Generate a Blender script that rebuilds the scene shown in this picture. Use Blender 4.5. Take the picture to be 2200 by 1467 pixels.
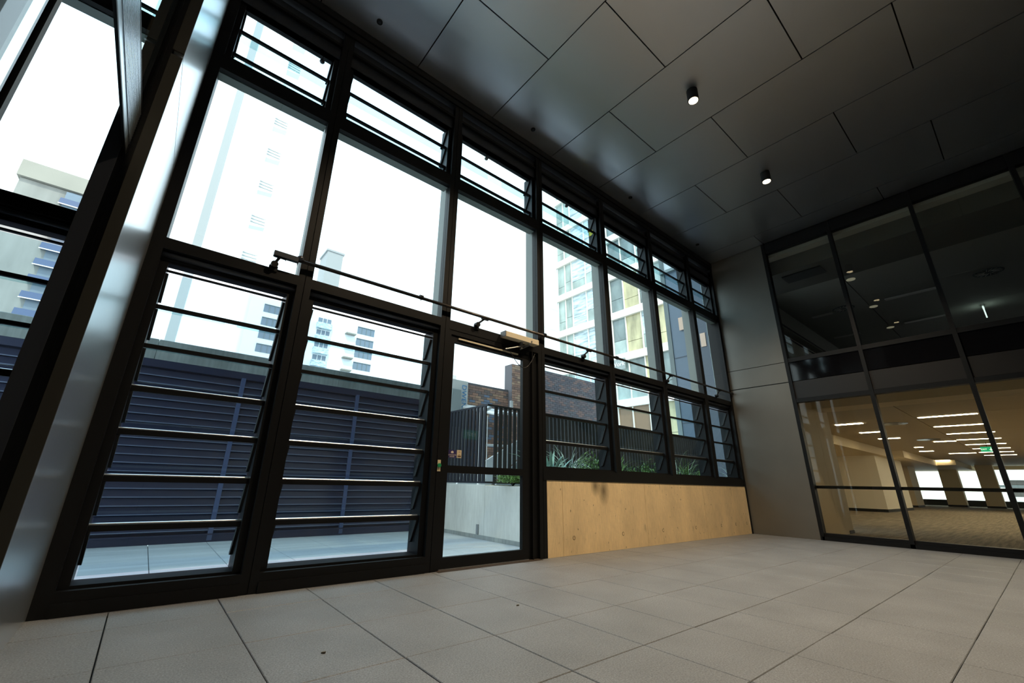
import bpy, bmesh, math, random
from mathutils import Vector, Matrix
random.seed(7)
S = bpy.context.scene
for o in list(bpy.data.objects): bpy.data.objects.remove(o, do_unlink=True)
COL = S.collection

# ------------------------------------------------------------ camera
cam = bpy.data.cameras.new('camera'); camo = bpy.data.objects.new('camera', cam); COL.objects.link(camo)
R_ = Vector((0.78186, -0.62307, 0.02223)); 
def cam_basis(yaw, pitch, roll):
    f = Vector((math.cos(yaw)*math.cos(pitch), math.sin(yaw)*math.cos(pitch), math.sin(pitch)))
    r = Vector((math.sin(yaw), -math.cos(yaw), 0)); u = r.cross(f)
    return r*math.cos(roll)+u*math.sin(roll), -r*math.sin(roll)+u*math.cos(roll), f
r, u, f = cam_basis(0.9058, 0.3271, 0.0234)
CP = Vector((-0.76245, -3.8139, 0.7995))
camo.matrix_world = Matrix(((r.x, u.x, -f.x, CP.x), (r.y, u.y, -f.y, CP.y), (r.z, u.z, -f.z, CP.z), (0, 0, 0, 1)))
cam.sensor_width = 36; cam.lens = 901.737/2200*36; cam.shift_x = 35.32/2200; cam.shift_y = -0.75/2200
cam.clip_start = 0.02; cam.clip_end = 500
S.camera = camo

# ------------------------------------------------------------ sky, sun, exposure
w = bpy.data.worlds.new('sky'); S.world = w; w.use_nodes = True
nt = w.node_tree; nt.nodes.clear()
out = nt.nodes.new('ShaderNodeOutputWorld'); bg = nt.nodes.new('ShaderNodeBackground')
tc = nt.nodes.new('ShaderNodeTexCoord'); sp = nt.nodes.new('ShaderNodeSeparateXYZ'); cr = nt.nodes.new('ShaderNodeValToRGB')
nt.links.new(tc.outputs['Generated'], sp.inputs[0]); nt.links.new(sp.outputs['Z'], cr.inputs[0])
nt.links.new(cr.outputs[0], bg.inputs[0]); nt.links.new(bg.outputs[0], out.inputs[0])
cr.color_ramp.elements[0].position = 0.0; cr.color_ramp.elements[0].color = (.93, .97, 1.0, 1)
cr.color_ramp.elements[1].position = 1.0; cr.color_ramp.elements[1].color = (0.62, 0.80, 1.0, 1)
bg.inputs[1].default_value = 3.1
sun = bpy.data.lights.new('sun', 'SUN'); suno = bpy.data.objects.new('sun', sun); COL.objects.link(suno)
sun.energy = 3.6; sun.angle = math.radians(3); sun.color = (1, .93, .82)
suno.rotation_euler = (math.radians(42), 0, math.radians(-28))
suno.location = (0, -20, 40)
S.view_settings.view_transform = 'Standard'; S.view_settings.look = 'None'
S.view_settings.exposure = 0.0; S.view_settings.gamma = 1.0; S.view_settings.use_curve_mapping = False
S.cycles.transparent_max_bounces = 32; S.cycles.max_bounces = 10; S.cycles.diffuse_bounces = 5
S.cycles.glossy_bounces = 4; S.cycles.sample_clamp_indirect = 6

# ------------------------------------------------------------ materials
def mat(name, col, rough=.5, metal=0, spec=.5, noise=None, bump=None, emit=None, es=0, coat=0):
    m = bpy.data.materials.new(name); m.use_nodes = True; n = m.node_tree
    b = n.nodes['Principled BSDF']
    b.inputs['Base Color'].default_value = (*col, 1); b.inputs['Roughness'].default_value = rough
    b.inputs['Metallic'].default_value = metal; b.inputs['Specular IOR Level'].default_value = spec
    b.inputs['Coat Weight'].default_value = coat
    if emit: b.inputs['Emission Color'].default_value = (*emit, 1); b.inputs['Emission Strength'].default_value = es
    if noise:          # list of (scale, detail, lo, hi, stretch) multiplied together
        t = n.nodes.new('ShaderNodeTexCoord'); last = None
        for q_ in noise:
            sc, det, lo, hi, st = q_[:5]; fr_ = q_[5] if len(q_) > 5 else (.3, .7)
            mp = n.nodes.new('ShaderNodeMapping'); mp.inputs['Scale'].default_value = st
            n.links.new(t.outputs['Object'], mp.inputs[0])
            x = n.nodes.new('ShaderNodeTexNoise'); x.inputs['Scale'].default_value = sc; x.inputs['Detail'].default_value = det
            n.links.new(mp.outputs[0], x.inputs['Vector'])
            mr = n.nodes.new('ShaderNodeMapRange'); mr.inputs[1].default_value = fr_[0]; mr.inputs[2].default_value = fr_[1]
            mr.inputs[3].default_value = lo; mr.inputs[4].default_value = hi
            n.links.new(x.outputs[0], mr.inputs[0])
            if last is None: last = mr.outputs[0]
            else:
                mu = n.nodes.new('ShaderNodeMath'); mu.operation = 'MULTIPLY'
                n.links.new(last, mu.inputs[0]); n.links.new(mr.outputs[0], mu.inputs[1]); last = mu.outputs[0]
        vm = n.nodes.new('ShaderNodeVectorMath'); vm.operation = 'SCALE'; vm.inputs[0].default_value = col
        n.links.new(last, vm.inputs['Scale']); n.links.new(vm.outputs[0], b.inputs['Base Color'])
        m['scale_node'] = vm.name
    if bump:
        sc, d, st = bump
        t = n.nodes.new('ShaderNodeTexCoord'); mp = n.nodes.new('ShaderNodeMapping'); mp.inputs['Scale'].default_value = st
        x = n.nodes.new('ShaderNodeTexNoise'); x.inputs['Scale'].default_value = sc; x.inputs['Detail'].default_value = 3
        bp = n.nodes.new('ShaderNodeBump'); bp.inputs['Strength'].default_value = d; bp.inputs['Distance'].default_value = .01
        n.links.new(t.outputs['Object'], mp.inputs[0]); n.links.new(mp.outputs[0], x.inputs[0])
        n.links.new(x.outputs[0], bp.inputs['Height']); n.links.new(bp.outputs[0], b.inputs['Normal'])
    return m
def glass(name, tint, refl=1.0, ior=1.5):
    m = bpy.data.materials.new(name); m.use_nodes = True; n = m.node_tree; n.nodes.clear()
    o = n.nodes.new('ShaderNodeOutputMaterial'); mx = n.nodes.new('ShaderNodeMixShader')
    tr = n.nodes.new('ShaderNodeBsdfTransparent'); tr.inputs[0].default_value = (*tint, 1)
    gl = n.nodes.new('ShaderNodeBsdfGlossy'); gl.inputs['Roughness'].default_value = 0.01
    fr = n.nodes.new('ShaderNodeFresnel'); fr.inputs[0].default_value = ior
    ge = n.nodes.new('ShaderNodeNewGeometry'); iv = n.nodes.new('ShaderNodeMath'); iv.operation = 'SUBTRACT'; iv.inputs[0].default_value = 1
    mu = n.nodes.new('ShaderNodeMath'); mu.operation = 'MULTIPLY'; m2 = n.nodes.new('ShaderNodeMath'); m2.operation = 'MULTIPLY'; m2.inputs[1].default_value = refl
    n.links.new(ge.outputs['Backfacing'], iv.inputs[1]); n.links.new(fr.outputs[0], mu.inputs[0]); n.links.new(iv.outputs[0], mu.inputs[1])
    n.links.new(mu.outputs[0], m2.inputs[0]); n.links.new(m2.outputs[0], mx.inputs[0])
    n.links.new(tr.outputs[0], mx.inputs[1]); n.links.new(gl.outputs[0], mx.inputs[2]); n.links.new(mx.outputs[0], o.inputs[0])
    return m
M = {}
M['black'] = mat('black_powder_coat', (.0055, .006, .007), .46, 0, .25)
M['blackb'] = mat('black_matt_metal', (.010, .010, .011), .55)
M['fin'] = mat('grey_outer_mullion_paint', (.22, .245, .23), .5)
M['chrome'] = mat('anodised_rail_metal', (.80, .81, .84), .3, 1)
M['ceil'] = mat('dark_grey_ceiling_metal', (.78, .80, .83), .37, 1.0)
M['joint'] = mat('black_joint', (.004, .004, .004), .8)
M['brush'] = mat('brushed_steel_cladding', (.76, .78, .80), .28, .92, noise=[(60, 3, .92, 1.08, (1, 30, .4))])
M['olive'] = mat('olive_trim_metal', (.05, .048, .040), .5)
M['olivel'] = mat('grey_green_pilaster_paint', (.055, .062, .046), .6, emit=None)
M['navyf'] = mat('blue_black_frame_metal', (.045, .052, .068), .4)
M['ribm'] = mat('ribbed_aluminium', (.62, .66, .70), .3, 1)
M['endp'] = mat('warm_grey_wall_metal', (.165, .158, .138), .42, .25, noise=[(2, 2, .95, 1.05, (1, 1, 1))])
M['paver'] = mat('granite_paver', (.20, .208, .22), .55, noise=[(130, 2, .70, 1.30, (1, 1, 1)), (170, 0, 1, 1.6, (1, 1, 1), (.72, .80)), (2.2, 4, .88, 1.1, (1, 1, 1))])
M['pavert'] = mat('terrace_paver', (.52, .56, .59), .6, noise=[(160, 2, .85, 1.15, (1, 1, 1)), (1.4, 4, .85, 1.1, (.4, 4, 1))])
M['conc'] = mat('board_marked_concrete', (.92, .70, .40), .75, noise=[(3, 6, .86, 1.08, (1, 1, .5)), (60, 2, .92, 1.06, (1, 1, .15)), (22, 1, 1, .45, (1, 1, .7), (.70, .76)), (9, 2, 1, .72, (1, 1, .35), (.66, .74))], bump=(20, .15, (1, 1, 1)))
M['concp'] = mat('grey_planter_concrete', (.80, .80, .75), .8, noise=[(1.6, 6, .78, 1.1, (1, 1, .35)), (30, 3, .93, 1.05, (1, 1, .2))])
M['concf'] = mat('weathered_parapet_concrete', (.36, .39, .38), .85, noise=[(3, 6, .72, 1.15, (1, 1, .4)), (9, 4, .85, 1.1, (3, 3, .3))])
M['fence'] = mat('navy_louvre_metal', (.035, .040, .085), .45, .2)
M['fencep'] = mat('lighter_blue_fence_post', (.09, .12, .24), .45)
M['lip'] = mat('painted_lit_lip', (.16, .19, .29), .4)  # lighter blue paints the lit edge line along each slat
M['picket'] = mat('charcoal_picket_paint', (.032, .035, .046), .5)
M['mortar'] = mat('mortar', (.15, .14, .15), .9)
M['soil'] = mat('dark_soil', (.03, .025, .02), .9)
M['closer'] = mat('cream_closer_casing', (.75, .66, .48), .45)
M['closerg'] = mat('grey_closer_arm', (.25, .25, .24), .4, .6)
M['rubber'] = mat('black_rubber', (.01, .01, .01), .6)
M['lamp'] = mat('downlight_lens', (1, .9, .7), .3, emit=(1, .80, .48), es=14)
M['green'] = mat('green_exit_panel', (.0, .25, .10), .4, emit=(.0, .42, .17), es=.9)
M['white_e'] = mat('lit_white_symbol', (.8, .8, .8), .4, emit=(.9, 1, .92), es=1.3)
M['tube'] = mat('office_linear_light', (1, 1, 1), .3, emit=(1, .86, .60), es=31)
M['tubeoff'] = mat('unlit_linear_diffuser', (.75, .75, .72), .4)
M['carpet'] = mat('beige_carpet', (.28, .235, .17), .95, noise=[(3, 5, .62, 1.35, (.35, 6, 1)), (40, 3, .7, 1.3, (.4, 2, 1))])
M['oceil'] = mat('office_ceiling_tile', (.50, .42, .30), .6)
M['owall'] = mat('cream_office_wall', (.72, .60, .40), .6)
M['owallw'] = mat('office_white_wall', (.90, .84, .70), .6)
M['uceil'] = mat('upper_office_ceiling', (.42, .42, .38), .6)
M['bulk'] = mat('dark_bulkhead_paint', (.10, .10, .09), .6)
M['spand'] = mat('black_back_painted_glass', (.004, .004, .005), .06)
M['spandb'] = mat('brown_black_panel', (.006, .0045, .004), .45)
M['glass'] = glass('clear_glass', (.90, .955, .94))
M['glassl'] = glass('louvre_glass', (.80, .90, .91))
M['glasso'] = glass('office_glass', (.92, .92, .88), .7)
M['bwhite'] = mat('white_tower_cladding', (.82, .84, .85), .6)
M['bgrey'] = mat('grey_tower_band', (.28, .30, .31), .6)
M['bpale'] = mat('faint_tower_band', (.40, .42, .42), .6)
M['bcream'] = mat('cream_tower_concrete', (.29, .275, .24), .8, noise=[(.15, 4, .9, 1.05, (1, 1, 1))])
M['bconc'] = mat('stained_tower_concrete', (.27, .27, .255), .85, noise=[(.4, 5, .75, 1.08, (1, 1, .2))])
M['bblue'] = mat('blue_spandrel_glass', (.045, .075, .16), .6)
M['bwin'] = mat('tower_window_glass', (.16, .20, .25), .35)
M['bwind'] = mat('dark_tower_window', (.16, .19, .20), .2)
M['slab'] = mat('pale_floor_band', (.78, .74, .68), .6)
M['brick_s'] = None
M['blinds'] = mat('yellow_blind_glass', (.46, .42, .25), .25, noise=[(.9, 5, .6, 1.3, (1, 1.5, .4))])  # blind colour, with reflections painted in as noise
M['gl1'] = mat('pale_facade_glass', (.36, .44, .42), .12, noise=[(.9, 5, .6, 1.2, (1, 1, .5))])  # noise paints uneven reflections into the pane colour
M['gl2'] = mat('wavy_reflection_glass', (.52, .64, .70), .12, noise=[(1.1, 6, .45, 1.35, (1, .7, 4))])  # stretched noise paints wavy bluish reflections into the glass colour
M['gl3'] = mat('dim_facade_glass', (.15, .19, .19), .12, noise=[(.8, 5, .5, 1.6, (1, 1, .4))])  # darker panes, reflections painted into the colour by noise
M['gl4'] = mat('brown_lit_shop_glass', (.22, .13, .07), .2)  # lit shop interior put into the glass colour
M['dblue'] = mat('slate_blue_cladding', (.13, .18, .24), .45)
M['dblue2'] = mat('deep_blue_glass', (.05, .075, .11), .2)
M['pgreen'] = mat('pale_green_column', (.42, .52, .49), .5)
M['peach'] = mat('peach_light_patch', (.70, .50, .38), .5)
M['alum'] = mat('pale_gutter_metal', (.62, .64, .64), .4, .3)
M['corr'] = mat('pale_roof_metal', (.55, .58, .58), .5)
M['pale'] = mat('pale_painted_wall', (.62, .63, .60), .7)
M['gbox'] = mat('grey_wall_box', (.27, .31, .31), .6)
M['graf'] = mat('blue_graffiti_paint', (.06, .25, .50), .6)
M['navy'] = mat('navy_sticker', (.035, .025, .12), .5)
M['cream'] = mat('cream_sticker', (.75, .62, .40), .6)
M['ink'] = mat('pale_ink', (.75, .66, .55), .6)
M['inkd'] = mat('brown_ink', (.12, .06, .03), .6)
M['yel'] = mat('yellow_sticker', (.85, .68, .02), .5)
M['grn'] = mat('green_button', (.02, .30, .12), .4)
M['leaf1'] = mat('blue_green_leaf', (.36, .55, .45), .4, noise=[(6, 3, .7, 1.4, (1, 1, 1))])
M['leaf2'] = mat('bright_green_leaf', (.17, .30, .07), .45, noise=[(9, 3, .6, 1.5, (1, 1, 1))])
M['leaf3'] = mat('silver_grass_leaf', (.74, .84, .74), .4, noise=[(9, 3, .7, 1.3, (1, 1, 1))])
M['black_hall'] = mat('dark_hall_wall', (.035, .034, .032), .6)
def brickmat(name, cols):
    m = bpy.data.materials.new(name); m.use_nodes = True; n = m.node_tree; b = n.nodes['Principled BSDF']
    g = n.nodes.new('ShaderNodeNewGeometry'); c = n.nodes.new('ShaderNodeValToRGB'); c.color_ramp.interpolation = 'CONSTANT'
    while len(c.color_ramp.elements) < len(cols): c.color_ramp.elements.new(.5)
    for i, k in enumerate(cols): c.color_ramp.elements[i].position = i/len(cols); c.color_ramp.elements[i].color = (*k, 1)
    n.links.new(g.outputs['Random Per Island'], c.inputs[0]); n.links.new(c.outputs[0], b.inputs['Base Color'])
    b.inputs['Roughness'].default_value = .85
    return m
M['brickd'] = brickmat('purple_brown_brick', [(.24, .20, .225), (.28, .21, .225), (.22, .19, .215), (.40, .25, .23), (.26, .23, .25), (.31, .235, .245)])
M['brickr'] = brickmat('red_brown_brick', [(.44, .27, .20), (.36, .22, .17), (.50, .32, .23), (.30, .20, .17), (.54, .38, .27)])
M['brickg'] = brickmat('graffiti_worn_brick', [(.38, .22, .16), (.24, .17, .15), (.32, .20, .16), (.20, .25, .34), (.42, .25, .18), (.20, .16, .15), (.44, .29, .20), (.28, .18, .14)])
# smudge on the concrete dado: a stain with its own shape
def add_stain(m, cx, cz, rx, rz):
    n = m.node_tree; vm = n.nodes[m['scale_node']]; src = vm.inputs['Scale'].links[0].from_socket
    ge = n.nodes.new('ShaderNodeNewGeometry'); mp = n.nodes.new('ShaderNodeMapping'); mp.vector_type = 'TEXTURE'
    mp.inputs['Location'].default_value = (cx, 0, cz); mp.inputs['Scale'].default_value = (rx, 1, rz)
    gr = n.nodes.new('ShaderNodeTexGradient'); gr.gradient_type = 'SPHERICAL'
    n.links.new(ge.outputs['Position'], mp.inputs[0]); n.links.new(mp.outputs[0], gr.inputs[0])
    mr = n.nodes.new('ShaderNodeMapRange'); mr.inputs[1].default_value = 0; mr.inputs[2].default_value = .9; mr.inputs[3].default_value = 1; mr.inputs[4].default_value = .30
    n.links.new(gr.outputs['Fac'], mr.inputs[0])
    mu = n.nodes.new('ShaderNodeMath'); mu.operation = 'MULTIPLY'; n.links.new(src, mu.inputs[0]); n.links.new(mr.outputs[0], mu.inputs[1])
    n.links.new(mu.outputs[0], vm.inputs['Scale'])
add_stain(M['conc'], 4.15, .74, .13, .20)
add_stain(M['conc'], 3.98, .80, .11, .14)

# ------------------------------------------------------------ mesh helpers
class MB:
    """collects boxes / tubes / prisms in world coordinates, then links them as ONE object"""
    def __init__(s): s.v = []; s.f = []
    def add(s, vs, fs):
        n = len(s.v); s.v += [tuple(x) for x in vs]; s.f += [tuple(i+n for i in q) for q in fs]; return s
    def box(s, x0, x1, y0, y1, z0, z1):
        vs = [(x, y, z) for x in (x0, x1) for y in (y0, y1) for z in (z0, z1)]
        return s.add(vs, [(0, 1, 3, 2), (4, 6, 7, 5), (0, 4, 5, 1), (2, 3, 7, 6), (0, 2, 6, 4), (1, 5, 7, 3)])
    def slab(s, x0, x1, y0, y1, z0, z1, c=.003):      # box with chamfered top edge
        return s.add([(x0, y0, z0), (x1, y0, z0), (x1, y1, z0), (x0, y1, z0), (x0, y0, z1-c), (x1, y0, z1-c), (x1, y1, z1-c), (x0, y1, z1-c),
                      (x0+c, y0+c, z1), (x1-c, y0+c, z1), (x1-c, y1-c, z1), (x0+c, y1-c, z1)],
                     [(3, 2, 1, 0), (0, 1, 5, 4), (1, 2, 6, 5), (2, 3, 7, 6), (3, 0, 4, 7), (4, 5, 9, 8), (5, 6, 10, 9), (6, 7, 11, 10), (7, 4, 8, 11), (8, 9, 10, 11)])
    def prism(s, pts, a, b, ax):      # polygon pts in the two other axes, extruded a..b on axis ax
        n = len(pts); vs = []
        for t in (a, b):
            for p, q in pts: vs.append({0: (t, p, q), 1: (p, t, q), 2: (p, q, t)}[ax])
        fs = [tuple(range(n)), tuple(range(2*n-1, n-1, -1))] + [(i, i+n, (i+1) % n+n, (i+1) % n) for i in range(n)]
        return s.add(vs, fs)
    def tube(s, p, q, r1, r2=None, n=12, caps=True):
        p = Vector(p); q = Vector(q); r2 = r1 if r2 is None else r2; d = (q-p).normalized()
        a = d.orthogonal().normalized(); b = d.cross(a); vs = []
        for c, rr in ((p, r1), (q, r2)):
            for i in range(n):
                t = 2*math.pi*i/n; vs.append(c+(a*math.cos(t)+b*math.sin(t))*rr)
        fs = [(i, (i+1) % n, (i+1) % n+n, i+n) for i in range(n)]
        if caps: fs += [tuple(range(n-1, -1, -1)), tuple(range(n, 2*n))]
        return s.add(vs, fs)
    def path(s, pts, rad, n=8):
        for a, b in zip(pts, pts[1:]): s.tube(a, b, rad, n=n)
        return s
    def ball(s, c, r, n=10, m=6, sx=1, sy=1, sz=1):
        vs = [(c[0], c[1], c[2]+r*sz)]
        for i in range(1, m):
            for j in range(n):
                a = math.pi*i/m; t = 2*math.pi*j/n
                vs.append((c[0]+r*sx*math.sin(a)*math.cos(t), c[1]+r*sy*math.sin(a)*math.sin(t), c[2]+r*sz*math.cos(a)))
        vs.append((c[0], c[1], c[2]-r*sz)); fs = [(0, 1+j, 1+(j+1) % n) for j in range(n)]
        for i in range(m-2):
            for j in range(n): fs.append((1+i*n+j, 1+(i+1)*n+j, 1+(i+1)*n+(j+1) % n, 1+i*n+(j+1) % n))
        k = len(vs)-1; fs += [(k, k-n+(j+1) % n, k-n+j) for j in range(n)]
        return s.add(vs, fs)
    def mesh(s, name, m, org=(0, 0, 0), smooth=False):
        me = bpy.data.meshes.new(name); me.from_pydata([(x-org[0], y-org[1], z-org[2]) for x, y, z in s.v], [], s.f)
        bm = bmesh.new(); bm.from_mesh(me); bmesh.ops.recalc_face_normals(bm, faces=bm.faces); bm.to_mesh(me); bm.free()
        if smooth:
            for p in me.polygons: p.use_smooth = True
        me.materials.append(m); return me
WL = {}
def wl(o): return WL.get(o.name, (0, 0, 0)) if o else (0, 0, 0)
def link(name, me, parent=None, loc=(0, 0, 0)):        # loc in world coordinates (no rotated parents)
    o = bpy.data.objects.new(name, me); COL.objects.link(o); p = wl(parent)
    if parent: o.parent = parent
    o.location = (loc[0]-p[0], loc[1]-p[1], loc[2]-p[2]); WL[o.name] = tuple(loc); return o
def part(name, mb, m, parent=None, smooth=False, org=None):
    org = org or wl(parent); return link(name, mb.mesh(name, m, org, smooth), parent, org)
def box(name, x0, x1, y0, y1, z0, z1, m, parent=None):
    return part(name, MB().box(x0, x1, y0, y1, z0, z1), m, parent)
def tag(o, label, cat, group=None, kind=None):
    o['label'] = label; o['category'] = cat
    if group: o['group'] = group
    if kind: o['kind'] = kind
    return o
def thing(name, loc, label, cat, group=None, kind=None):
    o = bpy.data.objects.new(name, None); COL.objects.link(o); o.location = loc; WL[o.name] = tuple(loc)
    o.empty_display_size = .1
    return tag(o, label, cat, group, kind)
def text(name, s, size, m, mw, parent, ext=.001):
    c = bpy.data.curves.new(name, 'FONT'); c.body = s; c.size = size; c.extrude = ext; c.align_x = 'CENTER'; c.align_y = 'CENTER'
    t = bpy.data.objects.new('t', c); COL.objects.link(t)
    me = bpy.data.meshes.new_from_object(t); bpy.data.objects.remove(t, do_unlink=True); me.materials.append(m)
    p = wl(parent); o = bpy.data.objects.new(name, me); COL.objects.link(o); o.parent = parent
    o.matrix_local = Matrix.Translation(-Vector(p)) @ mw; return o

H = 5.835; XE = 8.641; ZT = 2.549; ZS = .854
# ============================================================ SETTING
# ---- floor of granite pavers
XS = [-1.18, -.755, -.18, .405, .955, 1.52, 2.05, 2.64, 3.24, 3.83, 4.42, 5.01, 5.6, 6.19, 6.78, 7.37, 7.96, 8.55]
YS = [-.02, -.41, -1.05, -1.68, -2.25, -2.78, -3.32, -3.9, -4.5, -5.1, -5.7, -6.4]
fl = tag(box('floor', -3.2, 8.62, -6.5, 0.24, -.2, -.022, M['joint']), 'square grey speckled granite paver floor of the lobby with thin dark joints', 'floor', kind='structure')
for i in range(len(XS)-1):
    for j in range(len(YS)-1):
        g1 = .0028; g2 = .0016
        dz = random.uniform(-.0012, .0012)
        part('paver', MB().slab(XS[i]+g1, XS[i+1]-g1, YS[j+1]+g2, YS[j]-g2, -.022, dz), M['paver'], fl)
part('edge_filler', MB().box(-1.18, 8.6, -.02+.002, .0, -.022, -.001), M['paver'], fl)
part('edge_filler', MB().box(8.552, 8.62, -6.4, .0, -.022, -.001), M['paver'], fl)
part('paver', MB().slab(-3.2, -1.183, -6.4, -.002, -.022, 0), M['paver'], fl)
# ---- ceiling of metal panels
CX = [-1.6, -.37, .845, 2.06, 3.27, 4.465, 5.69, 6.90, 8.13, 8.63]
ce = tag(box('ceiling', -3.2, 8.65, -6.5, .02, H+.03, H+.2, M['joint']), 'dark grey metal panel ceiling with staggered black joints above the lobby', 'ceiling', kind='structure')
for i in range(len(CX)-1):
    js = [0.0, -1.155, -3.14, -5.1, -6.5] if i % 2 == 0 else [0.0, -2.02, -3.97, -5.9, -6.5]
    for a, b in zip(js, js[1:]):
        part('ceiling_panel', MB().box(CX[i]+.007, CX[i+1]-.007, b+.007, a-.007, H, H+.03), M['ceil'], ce)
part('ceiling_panel', MB().box(-3.2, -1.607, -6.5, .0, H, H+.03), M['ceil'], ce)
# ---- rear wall behind the camera, right hand side and unseen mass added above to shade the terrace
tag(box('wall_back', -3.2, 14.0, -6.7, -6.5, -.2, 6.1, M['black_hall']), 'dark plain rear wall of the lobby, behind the viewer', 'wall', kind='structure')
tag(box('wall_far_left', -3.4, -3.2, -6.7, .3, -.2, 6.1, M['black_hall']), 'dark wall closing the space left of the glazed partition', 'wall', kind='structure')
tag(box('trim_10', -2.30, -2.18, 0, .06, 0, H, M['olivel']), 'grey green pilaster at the left end of the window wall', 'pilaster', kind='structure')
tag(box('trim_11', -3.2, -2.30, 0, .2, 0, H, M['black']), 'black panel beyond the grey green pilaster, far left', 'panel', kind='structure')
tag(box('wall_shading_storeys', -9, 34, -14, .10, 6.04, 15, M['bconc']), 'unseen plain storeys added above the lobby to shade the terrace', 'wall', kind='structure')

# ---- the window wall
MULL = [0.0, 1.511, 3.007, 4.533, 6.023, 7.5]
def hline(mb, x0, x1, y0, y1, z0, z1): mb.box(x0, x1, y0, y1, z0, z1)
blade_cache = {}
def louvres(win, x0, x1, bars, bottom, chrome_from=99, top_gap=None):
    """bars: heights of the dark rails; glass blades hang outward below each"""
    if top_gap: part('louvre_rail', MB().box(x0, x1, .09, .105, top_gap-.007, top_gap+.006), M['black'], win)
    for k, zb in enumerate(bars):
        zn = bars[k+1] if k+1 < len(bars) else bottom
        last = k+1 == len(bars)
        first = (k == 0)
        th = .007 if first else (.017 if k < chrome_from else .022)
        rl = part('louvre_rail', MB().box(x0, x1, .085, .112, zb-th, zb+th*.7), M['black'], win)
        if k >= chrome_from:
            part('chrome_highlight', MB().tube((x0, .112, zb+th*.7+.004), (x1, .112, zb+th*.7+.004), .009, n=12), M['chrome'], rl)  # bright metal tube shaped as the sky highlight on the lower rails
        h = zb-zn-.02
        t = .105; yb = .115+t
        bl = part('louvre_blade', MB().prism([(.118, zb-.01), (.124, zb-.008), (yb+.006, zb-h-.02), (yb, zb-h-.022)], x0+.01, x1-.01, 0), M['glassl'], win)
        for s_, xa in ((0, x0), (1, x1)):
            a, b = (xa, xa+.018) if s_ == 0 else (xa-.018, xa)
            hh = h*.80
            part('blade_clip', MB().prism([(.088, zb-.025), (.135, zb-.018), (.150+t*.75, zb-hh), (.134+t*.75, zb-hh-.012), (.122+t*.75, zb-hh+.002), (.108+t*.75, zb-hh-.008), (.086+t*.10, zb-.05)], a, b, 0), M['rubber'], bl)
def subframe(win, x0, x1, z0, z1, y0=.055, y1=.26, fw=.055, m=None):
    mb = MB(); mb.box(x0, x0+fw, y0, y1, z0, z1).box(x1-fw, x1, y0, y1, z0, z1).box(x0+fw, x1-fw, y0, min(y1, .15), z1-.03, z1).box(x0+fw, x1-fw, y0, y1, z0, z0+fw*.6)
    return part('louvre_frame', mb, m or M['black'], win)
def upper_part(win, a, b):
    """fixed pane between the two transoms and the louvre window above it; a,b = clear span between mullions"""
    part('transom', MB().box(a, b, 0, .05, 4.335, 4.50).box(a, b, .03, .15, 4.345, 4.47), M['black'], win)
    part('outer_transom', MB().box(a, b, .06, .16, 4.33, 4.345), M['fin'], win)
    part('window_pane', MB().box(a, b, .034, .042, ZT-.01, 4.34), M['glass'], win)
    subframe(win, a, b, 4.49, 5.28, .05, .22, .05)
    part('head_panel', MB().box(a, b, .05, .10, 5.25, 5.60), M['navyf'], win)
    part('head_bead', MB().box(a, b, .015, .05, 5.44, 5.475), M['black'], win)
    louvres(win, a+.05, b-.05, [5.24, 4.955, 4.65], 4.42)
def window(name, x0, x1, low, label, cx0=None, cx1=None):
    """x0,x1 mullion centre lines"""
    win = thing(name, ((x0+x1)/2, 0, 0), label, 'window', kind='structure')
    a = cx0 if cx0 is not None else x0+.06; b = cx1 if cx1 is not None else x1-.06
    part('transom', MB().box(a, b, 0, .05, 2.455, ZT).box(a, b, .02, .16, 2.45, 2.535).box(a, b, .05, .10, 2.38, 2.456), M['black'], win)
    part('head_bead', MB().tube((a, .045, 2.425), (b, .045, 2.425), .022, n=12), M['navyf'], win, smooth=True)
    if low == 'full':
        part('sill', MB().box(a, b, 0, .05, 0, .135).box(a, b, .02, .26, 0, .12).box(a, b, -.012, .0, .0, .075), M['black'], win)
        subframe(win, a, b, .12, 2.395)
        louvres(win, a+.055, b-.055, [2.318, 2.02, 1.708, 1.388, 1.086, .778, .472], .18, chrome_from=3)
    elif low == 'high':
        part('sill', MB().box(a-.06, b+.06, -.006, .05, ZS, ZS+.13).box(a, b, .02, .26, ZS, ZS+.15), M['black'], win)
        subframe(win, a, b, ZS+.13, 2.395)
        louvres(win, a+.055, b-.055, [2.318, 1.98, 1.662, 1.318], 1.0, chrome_from=3)
    upper_part(win, a, b)
    return win
w0 = window('window_1', -2.2, -1.06, 'full', 'louvred window bay seen through the glazed partition, left of the steel pier', -2.18, -1.16)
w1 = window('window_2', -1.114, 0, 'full', 'floor length seven blade louvre window bay beside the brushed steel pier', -1.03, -.06)
w2 = window('window_3', 0, 1.511, 'full', 'floor length louvre window bay immediately left of the glass door')
w4 = window('window_5', 3.007, 4.533, 'high', 'louvre window bay over the concrete dado, first one right of the door')
w5 = window('window_6', 4.533, 6.023, 'high', 'second louvre window bay right of the door, glass tower behind it')
w6 = window('window_7', 6.023, 7.5, 'high', 'third louvre window bay right of the door, slate blue building behind it')
w7 = window('window_8', 7.5, XE, 'high', 'narrow last louvre window bay beside the grey metal end wall', None, XE-.09)
# bay above the door
w3 = thing('window_4', (2.26, 0, 0), 'fixed pane and high louvres above the glass door', 'window', kind='structure')
part('transom', MB().box(1.571, 2.947, 0, .05, 2.44, ZT).box(1.571, 2.947, .02, .16, 2.43, 2.535), M['black'], w3)
upper_part(w3, 1.571, 2.947)
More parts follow.
